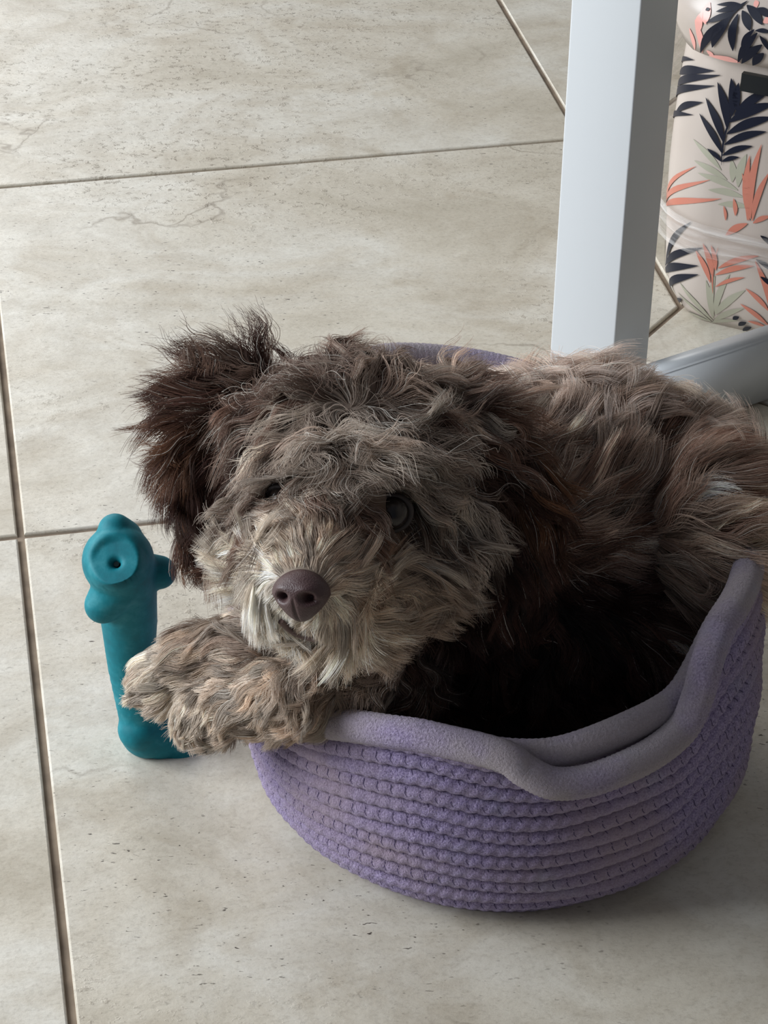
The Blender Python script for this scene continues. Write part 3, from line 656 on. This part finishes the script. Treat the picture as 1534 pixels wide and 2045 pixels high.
def grow(N, per_clump, K_=14, rad=.00013):
    a_, b_, c_ = co[tri[:, 0]], co[tri[:, 1]], co[tri[:, 2]]
    fn = np.cross(b_ - a_, c_ - a_); area = np.linalg.norm(fn, axis=1); fn = unit(fn); cen = (a_ + b_ + c_) / 3
    view = unit(CAM - cen); fac = (fn * view).sum(1)
    w = area * np.where(fac > -.15, 1., .25) * np.where(cen[:, 2] < .05, .3, 1.)
    rgt = interp(cen)[4]
    dens = {'head': 1.5, 'muzzle': 3.0, 'left_ear': 1.5, 'right_ear': 1.1, 'body': 1., 'chest': .8, 'leg': 1.6}
    w = w * np.array([dens[r] for r in REG])[rgt]
    ti = rng.choice(len(tri), N, p=w / w.sum()); u = rng.random((N, 2)); s = np.sqrt(u[:, :1])
    bc = np.concatenate([1 - s, s * (1 - u[:, 1:]), s * u[:, 1:]], 1)
    P = (co[tri[ti]] * bc[:, :, None]).sum(1); Nn = unit((vn[tri[ti]] * bc[:, :, None]).sum(1))
    ok = np.ones(N, bool)
    for e, rr in ((EYE_R, .0085), (EYE_L, .0040), (NOSE, .0105)): ok &= np.linalg.norm(P - e, axis=1) > rr
    ok &= np.linalg.norm(P[:, None] - LIPP[None], axis=2).min(1) > .0026
    P, Nn = P[ok], Nn[ok]; N = len(P)
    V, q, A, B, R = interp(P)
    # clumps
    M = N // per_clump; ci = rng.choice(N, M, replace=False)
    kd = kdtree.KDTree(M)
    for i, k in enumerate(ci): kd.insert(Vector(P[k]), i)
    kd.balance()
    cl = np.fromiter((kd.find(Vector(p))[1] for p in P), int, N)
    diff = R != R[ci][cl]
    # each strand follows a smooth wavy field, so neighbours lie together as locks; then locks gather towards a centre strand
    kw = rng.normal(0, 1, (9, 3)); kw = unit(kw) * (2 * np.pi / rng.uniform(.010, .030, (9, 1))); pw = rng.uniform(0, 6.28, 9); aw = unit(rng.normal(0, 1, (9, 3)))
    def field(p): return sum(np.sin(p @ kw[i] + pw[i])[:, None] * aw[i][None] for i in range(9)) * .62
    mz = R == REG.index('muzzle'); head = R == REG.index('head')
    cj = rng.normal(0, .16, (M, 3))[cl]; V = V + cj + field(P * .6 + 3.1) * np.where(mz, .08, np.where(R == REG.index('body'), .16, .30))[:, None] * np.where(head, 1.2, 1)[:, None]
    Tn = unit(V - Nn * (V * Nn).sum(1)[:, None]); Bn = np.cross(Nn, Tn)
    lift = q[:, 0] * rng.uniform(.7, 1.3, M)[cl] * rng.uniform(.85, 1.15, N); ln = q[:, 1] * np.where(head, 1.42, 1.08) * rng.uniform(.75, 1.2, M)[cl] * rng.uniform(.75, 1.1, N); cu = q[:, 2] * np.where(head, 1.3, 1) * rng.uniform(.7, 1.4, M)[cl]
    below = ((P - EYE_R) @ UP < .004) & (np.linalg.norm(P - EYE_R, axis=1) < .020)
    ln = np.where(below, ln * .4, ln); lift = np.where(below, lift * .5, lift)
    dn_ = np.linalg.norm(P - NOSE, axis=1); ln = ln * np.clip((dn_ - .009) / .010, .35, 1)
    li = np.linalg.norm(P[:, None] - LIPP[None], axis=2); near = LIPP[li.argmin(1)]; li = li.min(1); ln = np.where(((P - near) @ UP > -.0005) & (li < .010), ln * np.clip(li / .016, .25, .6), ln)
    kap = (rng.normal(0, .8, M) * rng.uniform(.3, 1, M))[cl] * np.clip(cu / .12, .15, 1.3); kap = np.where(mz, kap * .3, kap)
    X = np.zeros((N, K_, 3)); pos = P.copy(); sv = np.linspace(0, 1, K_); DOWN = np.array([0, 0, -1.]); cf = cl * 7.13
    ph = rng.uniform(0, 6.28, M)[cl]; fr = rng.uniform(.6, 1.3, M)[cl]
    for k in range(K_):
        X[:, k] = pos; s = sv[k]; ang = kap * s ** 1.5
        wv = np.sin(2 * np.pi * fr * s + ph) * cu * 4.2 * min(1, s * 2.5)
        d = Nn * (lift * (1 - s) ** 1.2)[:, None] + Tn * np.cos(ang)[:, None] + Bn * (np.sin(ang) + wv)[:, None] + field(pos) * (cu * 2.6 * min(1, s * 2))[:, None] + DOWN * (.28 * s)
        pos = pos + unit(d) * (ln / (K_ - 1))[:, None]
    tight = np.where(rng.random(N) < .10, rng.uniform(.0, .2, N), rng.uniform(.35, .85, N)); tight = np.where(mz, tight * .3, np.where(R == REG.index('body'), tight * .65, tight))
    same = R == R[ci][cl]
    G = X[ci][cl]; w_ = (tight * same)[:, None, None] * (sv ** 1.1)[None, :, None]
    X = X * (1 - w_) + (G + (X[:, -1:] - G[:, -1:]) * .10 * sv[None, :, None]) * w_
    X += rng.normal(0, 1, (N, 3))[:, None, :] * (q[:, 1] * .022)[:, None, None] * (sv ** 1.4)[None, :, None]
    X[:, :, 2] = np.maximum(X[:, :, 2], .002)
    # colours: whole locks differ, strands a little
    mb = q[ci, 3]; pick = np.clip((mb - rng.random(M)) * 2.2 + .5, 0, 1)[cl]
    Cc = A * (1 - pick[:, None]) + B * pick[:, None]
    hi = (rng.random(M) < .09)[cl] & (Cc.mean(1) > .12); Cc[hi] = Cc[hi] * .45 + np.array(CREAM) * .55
    Cc = Cc * np.where(mz, 1.22, np.where(R == REG.index('body'), 1.45, 1.))[:, None]  # muzzle and body coat lightened to make up for the shadow on them
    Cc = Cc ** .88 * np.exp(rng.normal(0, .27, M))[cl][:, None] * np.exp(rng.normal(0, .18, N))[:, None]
    fair = rng.random(N) < np.where(R == REG.index('head'), .07, .04); fair &= (Cc.mean(1) > .06)
    Cc[fair] = np.array(WHITE) * .9
    bad = np.zeros(N, bool)
    for e, en, rr in ((EYE_R, ENR, .0090), (EYE_L, ENL, .0042)):
        ax = unit(unit(CAM - e) + .4 * en); d_ = X - e; h_ = (d_ * ax).sum(2); q_ = np.linalg.norm(d_ - h_[..., None] * ax, axis=2)
        bad |= ((q_ < rr) & (h_ > -.004) & (h_ < .06)).any(1)
    d_ = X - (NOSE + nf * .004); bad |= (((d_ @ nr) / .0108) ** 2 + ((d_ @ nu) / .0092) ** 2 < 1).any(1) & ((d_ @ nf) > -.001).any(1) & (np.linalg.norm(P - NOSE, axis=1) < .03)
    X, P, N, cl, R, Cc = X[~bad], P[~bad], int((~bad).sum()), cl[~bad], R[~bad], Cc[~bad]
    Rr = rad * rng.uniform(.7, 1.25, N)[:, None] * np.where(R == REG.index('muzzle'), .85, 1)[:, None] * (1 - .75 * sv ** 2)[None, :]
    names = {'head': 'head_fur', 'muzzle': 'muzzle_fur', 'left_ear': 'ear_fur', 'right_ear': 'ear_fur', 'body': 'body_fur', 'chest': 'chest_fur', 'leg': 'leg_fur'}
    for ri, rg in enumerate(REG):
        m_ = R == ri; n_ = int(m_.sum())
        if not n_: continue
        cu_ = bpy.data.hair_curves.new(names[rg]); cu_.add_curves([K_] * n_)
        cu_.attributes['position'].data.foreach_set('vector', X[m_].astype(np.float32).ravel())
        ra = cu_.attributes.get('radius') or cu_.attributes.new('radius', 'FLOAT', 'POINT')
        ra.data.foreach_set('value', Rr[m_].astype(np.float32).ravel())
        ca = cu_.attributes.new('coat', 'FLOAT_COLOR', 'CURVE')
        ca.data.foreach_set('color', np.concatenate([np.clip(Cc[m_], 0, 1), np.ones((n_, 1))], 1).astype(np.float32).ravel())
        cu_.materials.append(M_FUR)
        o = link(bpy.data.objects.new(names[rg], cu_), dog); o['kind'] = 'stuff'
        o['label'] = {'head': 'wavy taupe and brown topknot fur', 'muzzle': 'cream muzzle fur', 'left_ear': 'dark brown ear fur', 'right_ear': 'dark brown ear fur with shade in its colour',
                      'body': 'soft greyish beige back fur', 'chest': 'dark brown chest fur with deep shade in its colour', 'leg': 'shaggy beige leg fur'}[rg]
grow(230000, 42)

# ---- eyes, nose, mouth
def eye_material():
    m, nt, b = mat('eye'); L = nt.links; tc = node(nt, 'ShaderNodeTexCoord'); le = node(nt, 'ShaderNodeVectorMath', operation='LENGTH')
    mp = node(nt, 'ShaderNodeMapping'); mp.inputs['Scale'].default_value = (1, 1, 0); L.new(tc.outputs['Object'], mp.inputs[0]); L.new(mp.outputs[0], le.inputs[0])
    L.new(ramp(nt, le.outputs['Value'], [(.0030, lin(8, 8, 10)), (.0034, lin(52, 44, 40)), (.0058, lin(40, 34, 32)), (.0066, lin(14, 12, 12))]).outputs[0], b.inputs['Base Color'])
    b.inputs['Roughness'].default_value = .12; b.inputs['Specular IOR Level'].default_value = .35
    return m
M_EYE = eye_material(); M_LID = simple('eyelid_skin', lin(40, 30, 28), .6)
def eye(c, nrm, r, sink, look):
    look = unit(np.array(look)); c = c - nrm * sink
    bm = bmesh.new(); bmesh.ops.create_uvsphere(bm, u_segments=32, v_segments=20, radius=r)
    o = bm_obj('eye', bm, M_EYE, dog, True); o.location = c; o.rotation_euler = Vector(look).to_track_quat('Z', 'Y').to_euler()
    n_ = 40; ring = []
    vs, fs = [], []
    rot = Vector(look).to_track_quat('Z', 'Y').to_matrix()
    for i in range(n_):
        a = 2 * math.pi * i / n_
        for j in range(8):
            b = 2 * math.pi * j / 8; rr_ = r * 1.0 + .0016 * math.cos(b)
            vs.append(Vector((rr_ * math.cos(a), rr_ * .92 * math.sin(a), r * .28 + .0016 * math.sin(b))))
    for i in range(n_):
        for j in range(8):
            fs.append((i * 8 + j, i * 8 + (j + 1) % 8, ((i + 1) % n_) * 8 + (j + 1) % 8, ((i + 1) % n_) * 8 + j))
    mesh_obj('eyelid', vs, fs, M_LID, o)
TOCAM = -FWD
eye(EYE_R, ENR, .0080, .0026, TOCAM * .95 - UP * .15 + RIGHT * .18)
eye(EYE_L, ENL, .0066, .0035, TOCAM * .85 - UP * .1 - RIGHT * .5)
def nose_material():
    m, nt, b = mat('nose_leather'); g = node(nt, 'ShaderNodeNewGeometry'); v = node(nt, 'ShaderNodeTexVoronoi', Scale=1500.); nt.links.new(g.outputs['Position'], v.inputs['Vector'])
    b.inputs['Base Color'].default_value = (*lin(66, 45, 45), 1); b.inputs['Roughness'].default_value = .5
    bu = node(nt, 'ShaderNodeBump', Strength=.3, Distance=.0004); nt.links.new(v.outputs['Distance'], bu.inputs['Height']); nt.links.new(bu.outputs[0], b.inputs['Normal'])
    return m
bm = bmesh.new(); bmesh.ops.create_uvsphere(bm, u_segments=64, v_segments=48, radius=1)
NV = np.array([v.co[:] for v in bm.verts]); x, y, z = NV.T          # x right, y up, z forward
wd = np.where(y > 0, 1 - .10 * y * y, 1 + .42 * y); X_ = .0122 * x * wd; Y_ = .0108 * y * np.where(y > 0, .92, 1.05); Z_ = .0090 * z * (1 - .18 * np.maximum(-y, 0))
for sx in (-1, 1):
    dx = (x - sx * .44); dy = (y + .02 + .12 * sx * 0)
    dent = np.exp(-((dx / .17) ** 2 + (dy / .15) ** 2)) * (z > 0); Z_ -= .0062 * dent; 
    slit = np.exp(-(((x - sx * .62) / .2) ** 2 + ((y + .16) / .07) ** 2)) * (z > 0); Z_ -= .0022 * slit
    Z_ += .0010 * np.exp(-(((x - sx * .5) / .36) ** 2 + ((y - .34) / .2) ** 2)) * (z > 0)
Z_ -= .0016 * np.exp(-(x / .06) ** 2) * np.clip(-y + .1, 0, 1) * (z > 0)
NC = S(602, 1186, .936)
for v, a, b, c in zip(bm.verts, X_, Y_, Z_): v.co = Vector(NC + nr * a + nu * b + nf * c)
bm_obj('nose', bm, nose_material(), dog, True)
# dark lip line under the nose
lp = [(563, 1236), (580, 1252), (603, 1264), (628, 1270), (650, 1268)]
LP = []
for q in lp:
    h, n_ = surf(*q); LP.append(h + n_ * .0012)
LP = catmull(np.array(LP), 8); cL = LP.mean(0)
o = tube('lip', LP - cL, .0014, simple('lip_skin', lin(96, 76, 72), .6), dog, False, 8); o.location = cL
